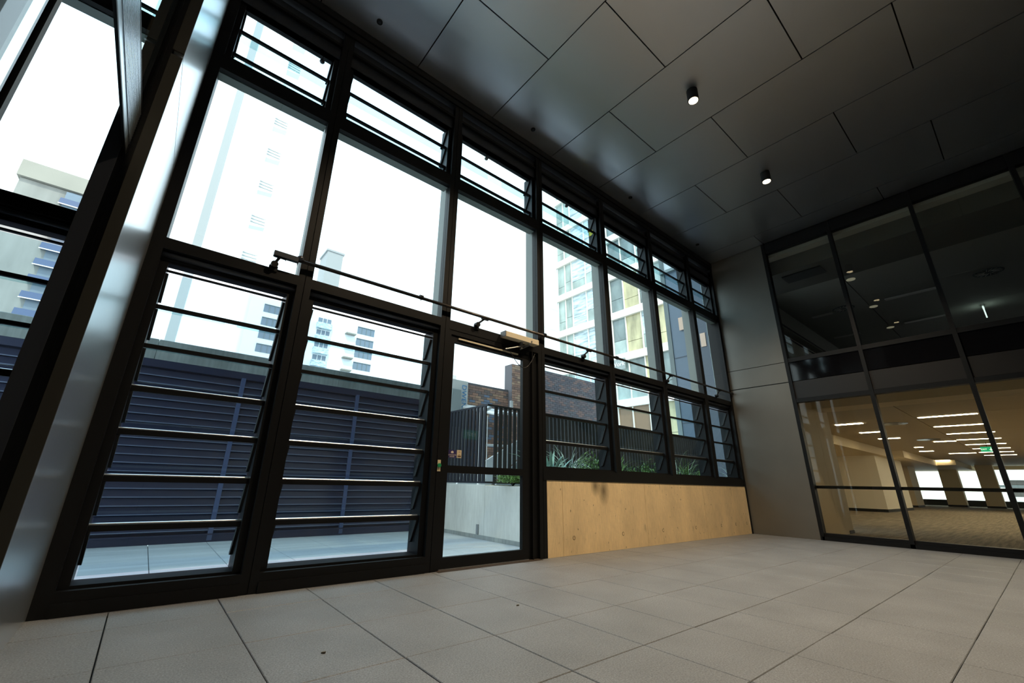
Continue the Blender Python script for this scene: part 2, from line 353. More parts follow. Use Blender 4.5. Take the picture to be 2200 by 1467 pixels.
# mullions, each with its pale outer fin
nm = 0
def mullion(x, z0, label, hw=.06):
    global nm; nm += 1
    t = thing('trim_%d' % nm, (x, 0, z0), label, 'mullion', kind='structure')
    part('mullion', MB().box(x-hw, x-.003, 0, .10, z0, H-.19).box(x+.003, x+hw, 0, .10, z0, H-.19).box(x-.003, x+.003, .008, .1, z0, H-.19), M['black'], t)
    part('outer_fin', MB().box(x-hw+.012, x+hw-.012, .10, .25, z0, 4.40), M['fin'], t)
    part('outer_fin_top', MB().box(x-hw+.012, x+hw-.012, .10, .25, 4.40, H-.19), M['black'], t)
pos = ['between the two full height bays', 'on the latch side of the glass door', 'on the hinge side of the glass door', 'between the first and second bays right of the door', 'between the second and third bays right of the door', 'left of the last narrow bay']
for x, p in zip(MULL, pos): mullion(x, 0 if x < 4 else ZS, 'black double mullion ' + p)
tag(part('trim_7', MB().box(-1.16, -1.03, 0, .25, 0, H-.19), M['black']), 'black end mullion between the steel pier and the first bay', 'mullion', kind='structure')
tag(part('trim_8', MB().box(XE-.09, XE-.012, -.012, .25, ZS, H-.19).box(XE-.045, XE-.012, -.014, 0, 0, ZS), M['black']), 'thin black end mullion in the corner by the grey metal wall', 'mullion', kind='structure')
hd = thing('trim_9', (3, 0, 5.6), 'black grooved head beam where the window wall meets the ceiling', 'head beam', kind='structure')
part('head_beam', MB().box(-2.2, XE, .0, .25, H-.20, H+.03), M['black'], hd)
part('cover_strip', MB().box(-2.2, XE, -.022, .0, H-.10, H-.003), M['black'], hd)
part('cover_strip', MB().box(-2.2, XE, -.012, .0, H-.19, H-.115), M['black'], hd)
# yellow sticker on the right jamb of the upper louvre of bay 5 and round knobs on upper louvre rails
part('yellow_sticker', MB().box(4.414, 4.4175, .12, .20, 4.93, 5.02), M['yel'], w4)
for x, wn, m in ((-.223, w1, 'navyf'), (2.045, w3, 'fin'), (3.70, w4, 'navyf')):
    kn = part('catch', MB().tube((x, .08, 5.235), (x, .075, 5.17), .006, n=8), M['black'], wn)
    part('round_knob', MB().ball((x, .075, 5.145), .028, sz=.8), M[m], kn, smooth=True)

# ---- the glass door
dr = thing('door_1', (2.26, 0, 0), 'black framed glass door to the terrace with a cream closer at its head', 'door', kind='structure')
part('door_frame', MB().box(1.571, 1.60, .005, .12, 0, 2.44).box(2.79, 2.947, .03, .16, 0, 2.44).box(2.835, 2.85, .0, .03, 0, 2.44).box(1.60, 2.79, .005, .12, 2.385, 2.44), M['black'], dr)
lf = part('door_leaf', MB().box(1.603, 1.655, .018, .065, .012, 2.38).box(2.69, 2.785, .018, .065, .012, 2.38).box(1.655, 2.69, .018, .065, 2.305, 2.38).box(1.655, 2.69, .018, .065, .012, .112).box(1.655, 2.69, .018, .065, .893, .968), M['black'], dr)
part('door_pane', MB().box(1.655, 2.69, .038, .046, .112, .893), M['glass'], lf)
part('door_pane', MB().box(1.655, 2.69, .038, .046, .968, 2.305), M['glass'], lf)
part('guide_rail', MB().box(1.70, 2.60, .004, .018, 2.345, 2.362), M['closer'], dr)
part('weather_seal', MB().box(1.61, 2.78, .006, .02, .006, .012), M['chrome'], dr)
part('threshold', MB().box(1.575, 2.94, -.055, .2, 0, .004), mat('worn_brown_threshold', (.05, .035, .025), .6), dr)
lt = part('latch_plate', MB().box(1.520, 1.556, -.004, .004, .905, 1.015), M['cream'], dr)
part('green_button', MB().tube((1.538, -.016, .962), (1.538, -.002, .962), .020, n=16), M['grn'], lt)
st = tag(box('warning_sticker', 1.658, 1.76, .030, .037, 1.045, 1.125, M['navy']), 'navy sticker reading AUTOMATIC DOOR on the door glass', 'sticker')
face = Matrix.Rotation(math.radians(90), 4, 'X')
text('lettering', 'AUTOMATIC', .019, M['ink'], Matrix.Translation((1.709, .029, 1.074)) @ face, st, .0004)
text('lettering', 'DOOR', .019, M['ink'], Matrix.Translation((1.709, .029, 1.057)) @ face, st, .0004)
part('icon', MB().prism([(1.694, 1.092), (1.724, 1.092), (1.724, 1.106), (1.728, 1.106), (1.709, 1.117), (1.690, 1.106), (1.694, 1.106)], .0285, .030, 1), M['ink'], st)
st = tag(box('notice_sticker', 1.770, 1.826, .030, .037, 1.048, 1.128, M['cream']), 'small cream sticker with brown print beside the navy one on the door glass', 'sticker')
for q in ((1.778, 1.818, 1.058, 1.072), (1.790, 1.796, 1.078, 1.084), (1.802, 1.808, 1.078, 1.084), (1.785, 1.811, 1.108, 1.112)): part('print', MB().box(q[0], q[1], .0285, .030, q[2], q[3]), M['inkd'], st)
# closer
dc = thing('door_closer', (2.58, 0, 2.54), 'cream box door closer with a folding grey arm above the glass door', 'door closer')
part('casing', MB().slab(2.31, 2.865, -.1, .0, 2.508, 2.576, .006), M['closer'], dc)
part('end_cap', MB().box(2.302, 2.311, -.101, .0, 2.506, 2.577), mat('grey_end_cap', (.12, .12, .12), .5), dc)
part('closer_arm', MB().box(2.60, 2.63, -.05, -.02, 2.42, 2.508).tube((2.74, -.06, 2.495), (2.36, -.03, 2.365), .009, n=8).tube((2.74, -.06, 2.49), (2.60, -.03, 2.41), .008, n=8), M['closerg'], dc)
part('pivot_screw', MB().tube((2.74, -.06, 2.508), (2.74, -.06, 2.488), .014, n=12), M['chrome'], dc)
part('pivot_screw', MB().tube((2.735, -.1045, 2.525), (2.735, -.099, 2.525), .012, n=12), M['chrome'], dc)
pts = []
for k in range(15):
    t = k/14; pts.append((2.44+.42*t, -.03-.02*math.sin(math.pi*t), 2.345-.20*math.sin(math.pi*t)+.06*t))
tag(part('cable', MB().path(pts, .004, 6), M['rubber']), 'thin black cable hanging in a loop below the cream door closer', 'cable')
# long rod with brackets
rod = thing('curtain_rod', (0, -.05, 2.69), 'long dark metal rod running along the window wall on small brackets above the door', 'rod')
part('rod', MB().tube((-.28, -.05, 2.668), (XE-.02, -.05, 2.712), .0155, n=12).tube((-.0, -.046, 2.688), (XE-.02, -.046, 2.73), .0055, n=8), mat('dark_rod_metal', (.05, .042, .036), .3, .7), rod, smooth=True)
mo = part('motor_head', MB().box(-.30, -.10, -.075, -.03, 2.645, 2.69), M['navyf'], rod)
part('knob', MB().ball((-.085, -.055, 2.69), .030), M['navyf'], mo, smooth=True)
part('set_screw', MB().tube((-.10, -.055, 2.65), (-.10, -.055, 2.612), .009, .001, n=8), M['navyf'], mo)
part('set_screw', MB().tube((-.20, -.055, 2.65), (-.20, -.055, 2.615), .007, .001, n=8), M['navyf'], mo)
for x, z in ((1.155, 2.685), (4.60, 2.70), (3.02, 2.70)):
    part('collar', MB().tube((x-.02, -.05, z), (x+.02, -.05, z), .026, n=12).tube((x, -.05, z-.02), (x, -.05, z-.05), .006, .001, n=6), M['black'], rod)
for x, z0 in ((-.245, 2.668), (2.02, 2.682), (3.93, 2.692), (6.16, 2.70), (8.0, 2.71)):
    xb = x-.09 if x > 0 else x-.03
    b = part('bracket', MB().tube((x, -.05, z0-.015), (xb, -.02, 2.585), .012, n=8).box(x-.05, x+.05, -.062, -.038, z0-.03, z0-.018), M['black'], rod)
    part('pivot', MB().tube((xb, -.045, 2.575), (xb, .005, 2.575), .030, n=14), M['black'], b)
    part('base_plate', MB().box(xb-.035, xb+.035, -.012, 0, 2.52, 2.57), M['black'], b)

# ---- concrete dado under bays 5-8
cw = thing('wall_dado', (5.8, 0, 0), 'low tan board marked concrete wall with a dark smudge under the high windows', 'wall', kind='structure')
js = [3.068, 3.335, 5.115, 6.88, XE-.046]
for a, b in zip(js, js[1:]):
    part('concrete_panel', MB().box(a+.0028, b-.0028, .0, .22, 0, ZS), M['conc'], cw, org=(0, 0, 0))
part('joint_backing', MB().box(3.068, XE-.046, .006, .215, 0, ZS-.002), M['joint'], cw)
hole = mat('tie_hole_mortar', (.34, .25, .14), .9)
for x in (3.525, 4.524, 5.523, 6.505, 7.40, 7.97, 8.43):
    mb = MB()
    for k in range(14):
        t0 = 2*math.pi*k/14; t1 = 2*math.pi*(k+1)/14
        mb.add([(x+.026*math.cos(t0), 0, .19+.026*math.sin(t0)), (x+.026*math.cos(t1), 0, .19+.026*math.sin(t1)), (x+.018*math.cos(t1), -.0025, .19+.018*math.sin(t1)), (x+.018*math.cos(t0), -.0025, .19+.018*math.sin(t0))], [(0, 1, 2, 3)])
    part('tie_hole', mb, hole, cw)

# ---- steel pier and glazed partition on the left
pr = thing('wall_left', (-1.3, -.6, 0), 'pier clad in brushed steel that mirrors the windows, left end of the window wall', 'wall', kind='structure')
part('steel_panel', MB().box(-1.16, -1.114, -1.25, -.0, 0, 3.10), M['brush'], pr)
part('steel_panel', MB().box(-1.16, -1.114, -1.25, -.0, 3.112, H), M['brush'], pr)
part('core', MB().box(-1.27, -1.118, -1.2, -.0, 0, H), M['joint'], pr)
part('edge_trim', MB().box(-1.168, -1.1135, -1.262, -1.25, 0, 3.09), M['olive'], pr)
part('edge_trim', MB().box(-1.168, -1.1135, -1.262, -1.25, 3.125, H), M['olive'], pr)
part('channel', MB().box(-1.222, -1.168, -1.245, -1.2, 0, H).box(-1.198, -1.194, -1.25, -1.24, 0, H), M['blackb'], pr)
part('frame_post', MB().box(-1.285, -1.222, -1.25, -1.19, 0, H), M['navyf'], pr)
pt = thing('door_2', (-1.2, -2.5, 0), 'glazed partition door at far left under a ribbed aluminium header', 'door', kind='structure')
hb = MB(); hb.box(-1.206, -1.2, -6.4, -1.25, 2.37, 2.64)
part('header', hb, M['ribm'], pt)
for k in range(13):
    z = 2.425+k*.0162
    part('rib', MB().box(-1.2, -1.196, -6.4, -1.25, z, z+.008), M['ribm'], pt)
part('header_edge', MB().box(-1.208, -1.197, -6.4, -1.25, 2.358, 2.37).box(-1.208, -1.197, -6.4, -1.25, 2.64, 2.65), M['black'], pt)
part('door_stile', MB().box(-1.214, -1.198, -2.532, -2.508, 0, 2.35), M['rubber'], pt)
part('door_pane', MB().box(-1.212, -1.204, -6.4, -2.545, .01, 2.352), M['glass'], pt)
part('transom_pane', MB().box(-1.212, -1.204, -6.4, -1.26, 2.65, H-.01), M['glass'], pt)

# ---- end wall: metal panels
ew = thing('wall_end', (XE, -.55, 0), 'warm grey metal clad end wall in three panels with black joints', 'wall', kind='structure')
for a, b in ((0, 2.785), (2.80, 3.19), (3.20, H+.02)):
    part('wall_panel', MB().box(XE, XE+.03, -1.10, .0, a+.002, b), M['endp'], ew)
part('backing', MB().box(XE+.012, XE+.12, -1.10, .25, 0, 6.04).box(XE-.02, XE+.12, -6.5, .25, H+.03, 6.04), M['joint'], ew)
# ---- end curtain wall, one structure per bay
CY = [-1.12, -2.262, -3.42, -4.58, -5.74, -6.5]
lab = ['first glazed bay of the office wall beside the grey metal panels', 'second glazed bay of the office wall with rows of ceiling lights behind', 'third glazed bay of the office wall at the right edge of the view', 'fourth glazed bay of the office wall, past the right edge', 'last glazed bay of the office wall, past the right edge']
X0, X1 = XE, XE+.12
for k in range(5):
    a, b = CY[k], CY[k+1]
    t = thing('window_%d' % (9+k), (XE, (a+b)/2, 0), lab[k], 'window', kind='structure')
    part('mullion', MB().box(X0-.02, X1, a-.032, a+.024, 0, H), M['black'], t)
    part('sill', MB().box(X0-.02, X1, b, a, 0, .06).box(X0+.01, X1, b, a, .06, .115), M['black'], t)
    y0, y1 = b+.024, a-.032
    part('lower_pane', MB().box(X0+.04, X0+.052, y0, y1, .115, 2.385), M['glasso'], t)
    part('transom', MB().box(X0-.01, X1, y0, y1, 2.385, 2.46), M['black'], t)
    part('spandrel_panel', MB().box(X0+.012, X0+.05, y0, y1, 2.465, 2.79), M['spandb'], t)
    part('spandrel_panel', MB().box(X0+.008, X0+.05, y0, y1, 2.80, 3.17), M['spand'], t)
    part('transom', MB().box(X0-.01, X1, y0, y1, 3.175, 3.255), M['black'], t)
    part('upper_pane', MB().box(X0+.04, X0+.052, y0, y1, 3.255, 5.60), M['glasso'], t)
    part('head', MB().box(X0, X1, y0, y1, 5.60, H), M['black'], t)
    part('guard_rail', MB().box(X1+.02, X1+.06, y0-.05, y1+.05, .845, .895), M['black'], t)
part('jamb', MB().box(X0-.01, X1, -1.12, -1.09, 0, H), M['black'], ew)

# ============================================================ LOBBY FITTINGS
for x, y, lb in ((3.85, -2.06, 'lit black cylinder downlight surface mounted on the ceiling, nearer one in view'), (6.28, -2.05, 'lit black cylinder downlight surface mounted on the ceiling, further one toward the office wall'),
              (1.42, -2.05, 'lit black cylinder downlight just above the top edge of the view')):
    t = thing('ceiling_downlight', (x, y, H), lb, 'downlight', 'black cylinder downlights on the lobby ceiling')
    part('housing', MB().tube((x, y, H), (x, y, H-.17), .068, n=28), M['blackb'], t, smooth=False)
    part('lens', MB().tube((x, y, H-.168), (x, y, H-.176), .056, n=28), M['lamp'], t)
    part('rim', MB().tube((x, y, H-.165), (x, y, H-.174), .068, .062, n=28, caps=False), M['blackb'], t)
    L = bpy.data.lights.new('spot', 'SPOT'); L.energy = 530; L.color = (1, .78, .52); L.spot_size = math.radians(118); L.spot_blend = .7; L.shadow_soft_size = .05
    lo = bpy.data.objects.new('lamp', L); COL.objects.link(lo); lo.parent = t; lo.location = (0, 0, -.19)
for x, p in ((.228, 'above the window bay left of the door'), (2.662, 'above the glass door bay'), (5.111, 'above the second bay right of the door'), (7.572, 'above the last bay beside the grey end wall')):
    t = thing('ceiling_sensor', (x, -.237, H), 'small round black ceiling fitting ' + p, 'ceiling fitting', 'small black fittings in the ceiling by the windows')
    part('disc', MB().tube((x, -.237, H), (x, -.237, H-.012), .034, n=20), M['blackb'], t)
    part('centre', MB().tube((x, -.237, H-.012), (x, -.237, H-.02), .014, n=12), M['navyf'], t)
for x, y, z_, lb in ((.105, -1.41, .3, 'small dry curled leaf scrap on the pavers left of the door'), (1.46, -1.30, 1.2, 'small dark scrap lying on the pavers in front of the door')):
    t_ = tag(part('leaf_scrap', MB().prism([(x-.013, y), (x-.004, y+.007), (x+.012, y+.004), (x+.006, y-.006)], .0012, .006, 2), mat('dry_leaf_brown', (.10, .08, .05), .8)), lb, 'debris')
# exit sign behind the viewer, its green glow shows in the door glass
ex = thing('exit_sign', (6.5, -6.47, 2.15), 'green lit exit sign on the rear wall, seen mirrored in the door glass', 'exit sign')
part('panel', MB().box(6.25, 6.75, -6.48, -6.44, 2.02, 2.28), M['green'], ex)
text('lettering', 'EXIT', .16, M['white_e'], Matrix.Translation((6.5, -6.435, 2.15)) @ Matrix.Rotation(math.pi, 4, 'Z') @ face, ex, .001)
# ============================================================ TERRACE
te = tag(box('terrace_floor', -6, 3.43, .26, 3.25, -.2, -.02, M['joint']), 'pale blue grey paver floor of the terrace outside the windows', 'terrace floor', kind='structure')
tx = [-5.9, -4.75, -3.55, -2.35, -1.15, -.55, .05, .65, 1.25, 1.85, 2.45, 3.05, 3.42]
ty = [.262, .55, 1.15, 1.75, 2.35, 2.95, 3.24]
for i in range(len(tx)-1):
    for j in range(len(ty)-1):
        part('paver', MB().slab(tx[i]+.003, tx[i+1]-.003, ty[j]+.0015, ty[j+1]-.0015, -.02, random.uniform(-.002, 0)), M['pavert'], te)
# navy louvre fence with concrete parapet band above
fn = thing('louvre_fence', (0, 3.25, 0), 'navy horizontal metal louvre screen below a concrete band across the terrace', 'fence')
part('base_board', MB().box(-6, 3.42, 3.2, 3.24, .0, .10).box(-6, 3.42, 3.185, 3.2, .085, .10), M['fence'], fn)
part('backing_sheet', MB().box(-6, 3.42, 3.30, 3.33, 0, 2.25), M['fence'], fn)
px = [-5.07, -3.36, -1.645, .07, 1.785, 3.385]
for x in px:
    part('fence_post', MB().box(x-.028, x+.028, 3.195, 3.24, .02, 2.18), M['fencep'], fn)
part('top_rail', MB().box(-6, 3.42, 3.2, 3.25, 2.165, 2.262), M['fence'], fn)
def slats(w_):
    a = MB().prism([(3.206, .010), (3.206, .004), (3.236, .088), (3.229, .090)], 0, w_, 0).mesh('slat', M['fence'])
    b = MB().box(0, w_, 3.200, 3.208, -.002, .010).mesh('slat_lip', M['lip']); return a, b
for xs_, w_ in (([-5.04, -3.33, -1.615, .10], 1.655), ([1.815], 1.54)):
    a, b = slats(w_)
    for x0 in xs_:
        for k in range(20):
            sl = link('slat', a, fn, (x0, 0, .14+k*.1005)); link('slat_lip', b, sl, (x0, 0, .14+k*.1005))
pp = thing('parapet', (0, 3.3, 2.262), 'stained grey concrete band resting over the navy louvre screen', 'parapet', kind='structure')
pj_ = [-6, -3.5, -1.0, 1.43, 3.46]
for a, b in zip(pj_, pj_[1:]): part('concrete_beam', MB().slab(a+.002, b-.002, 3.2, 3.5, 2.264, 2.54, .008), M['concf'], pp)
# planter
pl = thing('planter', (5.5, 1.2, 0), 'grey concrete planter wall beyond the glass door with plants and pickets on top', 'planter', kind='structure')
part('planter_wall', MB().slab(3.42, 3.60, .27, 1.700, 0, .77, .006), M['concp'], pl)
part('planter_wall', MB().slab(3.42, 3.60, 1.704, 3.20, 0, .78, .006), M['concp'], pl)
part('base_strip', MB().box(3.405, 3.42, .27, 3.18, 0, .055), M['concf'], pl)
part('drain_spout', MB().box(3.402, 3.422, 1.83, 1.88, .06, .20), M['bgrey'], pl)
part('rear_wall', MB().box(3.6, 11.85, 1.85, 2.0, -.1, .78), M['concp'], pl)
part('soil', MB().box(3.6, 11.85, .27, 1.85, .3, .70), M['soil'], pl)
# charcoal picket screen along the planter
pk = thing('picket_screen', (3.45, 1.72, .78), 'charcoal upright picket screen standing around the planter', 'fence')
part('top_rail', MB().box(3.425, 10.5, 1.69, 1.74, 2.02, 2.05).box(3.425, 3.455, 1.74, 3.2, 2.02, 2.05), M['picket'], pk)
part('bottom_rail', MB().box(3.425, 10.5, 1.70, 1.73, .80, .83).box(3.43, 3.45, 1.74, 3.2, .80, .83), M['picket'], pk)
pm = MB().box(-.031, .031, -.012, .012, 0, 1.21).mesh('picket', M['picket'])
pm2 = MB().box(-.012, .012, -.031, .031, 0, 1.21).mesh('picket', M['picket'])
pm3 = MB().box(-.0385, .0385, -.012, .012, 0, 1.21).mesh('picket', M['picket'])
for k in range(12): link('picket', pm, pk, (3.62+k*.1025, 1.715, .82))
for k in range(56): link('picket', pm3, pk, (4.82+k*.1010, 1.715, .82))
for k in range(14): link('picket', pm2, pk, (3.44, 1.78+k*.1025, .82))

# ---- plants: each its own thing
def leafstrip(mb, base, az, L, wdt, lean, droop, n=6):
    """arching strap leaf as a thin folded ribbon"""
    p = Vector(base); el = math.radians(90-lean); d = Vector((math.cos(az), math.sin(az), 0)); side = Vector((-math.sin(az), math.cos(az), 0))
    rows = []
    for i in range(n+1):
        t = i/n; wv = wdt*(.55+.9*t)*(1-t)**.6 if t < 1 else 0.001
        wv = max(wv, .001); rows.append((p.copy(), wv))
        p = p + (d*math.cos(el)+Vector((0, 0, 1))*math.sin(el))*(L/n); el -= math.radians(droop)/n*(.4+1.2*t)
    vs = []
    for q, wv in rows: vs += [q-side*wv+Vector((0, 0, .25*wv)), q+Vector((0, 0, -.25*wv)), q+side*wv+Vector((0, 0, .25*wv))]
    fs = []
    for i in range(n):
        a = i*3; fs += [(a, a+1, a+4, a+3), (a+1, a+2, a+5, a+4)]
    mb.add(vs, fs)
rnd = random.Random(3)
def strap_plant(x, y, label, n=14, L=.8):
    t = thing('strap_leaf_plant', (x, y, .70), label, 'plant', 'plants in the concrete planter')
    for k in range(n):
        mb = MB(); leafstrip(mb, (x, y, .70), k*2.4+rnd.random(), L*rnd.uniform(.7, 1.1), .038, rnd.uniform(8, 45), rnd.uniform(20, 80))
        part('leaf', mb, M['leaf1'], t)
def grass_plant(x, y, label, n=60, L=.95, m='leaf3'):
    t = thing('arching_grass', (x, y, .70), label, 'plant', 'plants in the concrete planter'); mb = MB()
    for k in range(n): leafstrip(mb, (x+rnd.uniform(-.04, .04), y+rnd.uniform(-.04, .04), .70), rnd.random()*6.28, L*rnd.uniform(.6, 1.1), .009, rnd.uniform(5, 50), rnd.uniform(60, 150), 7)
    part('foliage', mb, M[m], t)
def shrub(x, y, label, rr=.25, h=.45, n=240, m='leaf2', z0=.70):
    t = thing('leafy_shrub', (x, y, z0), label, 'plant', 'plants in the concrete planter'); mb = MB(); st = MB()
    for k in range(9):
        a = rnd.random()*6.28; q = (x+math.cos(a)*rr*.8*rnd.random(), y+math.sin(a)*rr*.8*rnd.random(), z0+h*rnd.uniform(.5, .9)); st.tube((x, y, z0), q, .006, .003, n=5, caps=False)
    for k in range(n):
        a = rnd.random()*6.28; rad = rr*math.sqrt(rnd.random()); zz = z0+h*rnd.random()*(1-.5*(rad/rr)**2)+.04
        leafstrip(mb, (x+math.cos(a)*rad, y+math.sin(a)*rad, zz), rnd.random()*6.28, rnd.uniform(.05, .09), .016, rnd.uniform(20, 90), 40, 3)
    part('foliage', mb, M[m], t); part('stems', st, M['soil'], t)
strap_plant(4.15, 1.0, 'blue green strap leaved plant at the left end of the first planter window')
strap_plant(4.42, 1.35, 'second blue green strap leaved plant, just behind and right of the first', 12, .85)
grass_plant(4.75, 1.2, 'silvery arching grass in the middle of the first planter window')
grass_plant(4.5, .95, 'silvery arching grass leaning beside the strap leaved plant', 44, .85)
shrub(5.15, 1.05, 'bright green small leaved shrub right of the silvery grass', .30, .62, 480)
shrub(5.50, 1.35, 'bright green shrub against the pickets, right end of the first planter window', .28, .58, 380)
shrub(6.15, 1.2, 'green shrub at the left of the second planter window', .28, .58, 380)
shrub(6.65, 1.0, 'low green shrub in the middle of the second planter window', .32, .45, 380)
grass_plant(6.35, 1.4, 'thin green grass tuft behind the low shrubs of the second planter window', 40, 1.0, 'leaf2')
shrub(7.15, 1.1, 'green shrub at the right of the second planter window', .28, .60, 380)
strap_plant(7.35, .8, 'drooping strap leaved plant at the right of the second planter window', 10, .7)
grass_plant(8.25, 1.0, 'tall upright green clump in the third planter window', 80, 1.0, 'leaf2')
grass_plant(8.45, 1.3, 'pale flowering tuft above the green clump in the third planter window', 36, 1.1)
shrub(8.95, .9, 'dark green shrub right of the tall clump in the third planter window', .25, .5, 300)
grass_plant(10.2, .9, 'silvery tuft in the last narrow planter window', 50, .8)
shrub(3.56, 1.2, 'trailing green shrub spilling over the planter wall, seen through the door', .24, .17, 420, z0=.77)
shrub(3.56, .80, 'small trailing green shrub at the near edge of the planter, seen through the door', .16, .15, 150, z0=.76)

# ---- brick walls and low roof behind the terrace
def brickwall(name, x0, x1, y0, y1, z0, z1, m, label, bw=.235, bh=.079, sides=False):
    t = thing(name, ((x0+x1)/2, y0, z0), label, 'brick wall')
    part('mortar', MB().box(x0, x1, y0, y1, z0, z1), M['mortar'], t); mb = MB(); rows = int((z1-z0)/bh)
    for j in range(rows):
        off = (j % 2)*bw/2; x = x0-off
        while x < x1:
            a, b = max(x+.005, x0), min(x+bw-.005, x1)
            if b-a > .03: mb.box(a, b, y0-rnd.uniform(.006, .014), y0+.02, z0+j*bh+.005, z0+(j+1)*bh-.005)
            x += bw
        if sides:
            yy = y0-off
            while yy < y1:
                a, b = max(yy+.005, y0), min(yy+bw-.005, y1)
                if b-a > .03: mb.box(x0-.01, x0+.02, a, b, z0+j*bh+.005, z0+(j+1)*bh-.005)
                yy += bw
    o = part('bricks', mb, m, t); o['kind'] = 'stuff'; return t
brickwall('brick_wall', 8.82, 13.3, 7.0, 7.5, 0.0, 4.84, M['brickd'], 'tall purple brown brick wall behind the picket screen, right of the door', sides=False)
brickwall('brick_pier', 8.40, 8.80, 6.9, 7.3, 0.0, 4.76, M['brickr'], 'narrow red brown brick pier at the left end of the tall brick wall')
brickwall('low_brick_wall', 6.66, 8.39, 7.1, 7.3, 0.0, 3.86, M['brickg'], 'lower worn brick wall with blue paint marks, left of the brick pier')
pw = tag(box('painted_wall', 5.6, 6.65, 7.0, 7.2, 0.0, 3.85, M['pale']), 'pale painted wall end with blue upright graffiti left of the low brick wall', 'wall')
part('wall_box', MB().slab(6.03, 6.36, 6.93, 7.0, 2.4, 3.54, .01).box(6.08, 6.31, 6.925, 6.93, 2.45, 3.48), M['gbox'], pw)
text('graffiti', 'DWEN.', .24, M['graf'], Matrix.Translation((6.50, 6.985, 3.33)) @ face @ Matrix.Rotation(-math.pi/2, 4, 'Z'), pw, .002)
rf = thing('lean_to_roof', (6.7, 5.5, 2.7), 'pale low metal roof with a gutter and downpipe behind the picket corner', 'roof')
part('roof_sheet', MB().prism([(5.2, 2.62), (6.9, 3.04), (6.9, 3.10), (5.2, 2.68)], 6.55, 8.3, 0), M['corr'], rf)
part('gutter', MB().tube((6.5, 5.2, 2.60), (6.5, 6.95, 3.02), .05, n=10), M['alum'], rf)
part('gutter_end', MB().box(8.2, 8.28, 6.7, 6.78, 3.1, 3.42), M['alum'], rf)
dp = part('downpipe', MB().tube((5.0, 4.0, 2.35), (5.0, 4.0, .6), .05, n=10).tube((5.0, 4.0, 2.35), (5.25, 4.0, 2.50), .05, n=10), M['alum'], rf)
part('rails', MB().tube((5.0, 4.0, 1.62), (8.0, 4.0, 1.72), .025, n=8).tube((5.2, 4.02, 2.3), (5.2, 4.02, .9), .012, n=6).tube((5.75, 4.02, 2.3), (5.75, 4.02, .9), .012, n=6), M['alum'], rf)
br = thing('stair_side', (6.6, 5.0, .8), 'slanting pale stair string glimpsed between the pickets', 'stair')
part('string', MB().prism([(4.6, 0), (5.1, 0), (7.6, 1.9), (7.6, 2.25), (5.2, .95)], 5.0, 5.06, 1), M['corr'], br)
part('dark_side', MB().prism([(5.4, 0), (8.3, 0), (8.3, 1.7), (7.6, 1.8)], 5.1, 5.16, 1), M['gbox'], br)
tag(part('roof_gable', MB().prism([(4.3, 3.0), (7.0, 3.0), (7.0, 4.25)], 9.0, 9.1, 1), M['dblue']), 'blue grey triangular roof gable peeping over the concrete band', 'roof')
tag(box('pale_low_wall', 8.9, 13, 6.2, 6.4, 0, 2.45, M['pale']), 'pale low wall glimpsed through the picket gaps', 'wall')
tag(box('white_chimney', 7.02, 7.35, 8.8, 9.2, 2.8, 4.5, M['bwhite']), 'white rendered stub beside the blue grey gable', 'chimney')
brickwall('back_brick_wall', 5.0, 8.8, 8.6, 8.75, 0.0, 2.7, M['brickr'], 'red brick wall low behind the picket gaps')

# ============================================================ FAR BUILDINGS
tag(box('courtyard', 3.46, 16, 2.02, 12, -.2, 0, M['corr']), 'grey neighbouring yard beyond the picket screen', 'ground', kind='structure')
gnd = tag(box('ground', -150, 160, 3.6, 200, -12.2, -12, M['bgrey']), 'street ground far below the terrace', 'ground', kind='structure')
# left tower (100 m off)
lt_ = thing('concrete_tower', (-26, 100, 0), 'cream concrete tower with stepped blue spandrels, seen in the far left louvre bay', 'building')
part('wall', MB().box(-30.3, -23.6, 100, 116, -12, 51.8), M['bconc'], lt_)
part('side_wall', MB().box(-36.0, -30.3, 101, 116, -12, 42), M['bcream'], lt_)
part('parapet', MB().box(-30.7, -14, 99.3, 117, 51.9, 55.2), M['bcream'], lt_)
part('curtain_wall', MB().box(-23.6, -14, 99.9, 116, -12, 51.8), M['bwin'], lt_)
for k in range(20):
    z = 52.8-4.0-k*3.2
    if z < -8: break
    sp_ = part('spandrel', MB().prism([(99.0, z-.15), (99.9, z-.15), (99.9, z+1.1), (99.3, z+1.1)], -24.4, -14, 0), M['bblue'], lt_)
    part('sill_line', MB().box(-24.45, -14, 98.95, 99.1, z-.32, z-.15), M['slab'], sp_)
for x in (-21.5, -19, -16.5): part('mullion', MB().box(x-.06, x+.06, 98.9, 99.9, -12, 51.5), M['slab'], lt_)
part('top_glazing', MB().box(-23.95, -14, 99.4, 99.9, 45.5, 51.4), M['dblue'], lt_)
# white tower with grey band (60 m)
wt = thing('white_tower', (0, 60, 0), 'tall white tower with one grey vertical band behind the left bays', 'building')
part('wall', MB().box(-7.6, 3.2, 60, 74, -12, 90), M['bwhite'], wt)
part('grey_band', MB().box(-2.5, -1.5, 59.85, 60, -12, 90), M['bgrey'], wt)
for k in range(9):
    z = 30+k*6.2
    bz = part('balcony', MB().prism([(3.2, z), (5.3, z+.3), (5.3, z+1.3), (3.2, z+3.2)], 61, 62.2, 1), M['bwhite'], wt)
    for q in range(3): part('slat', MB().box(3.3, 5.2, 60.85, 60.95, z+.6+q*.5, z+.72+q*.5), M['bpale'], bz)
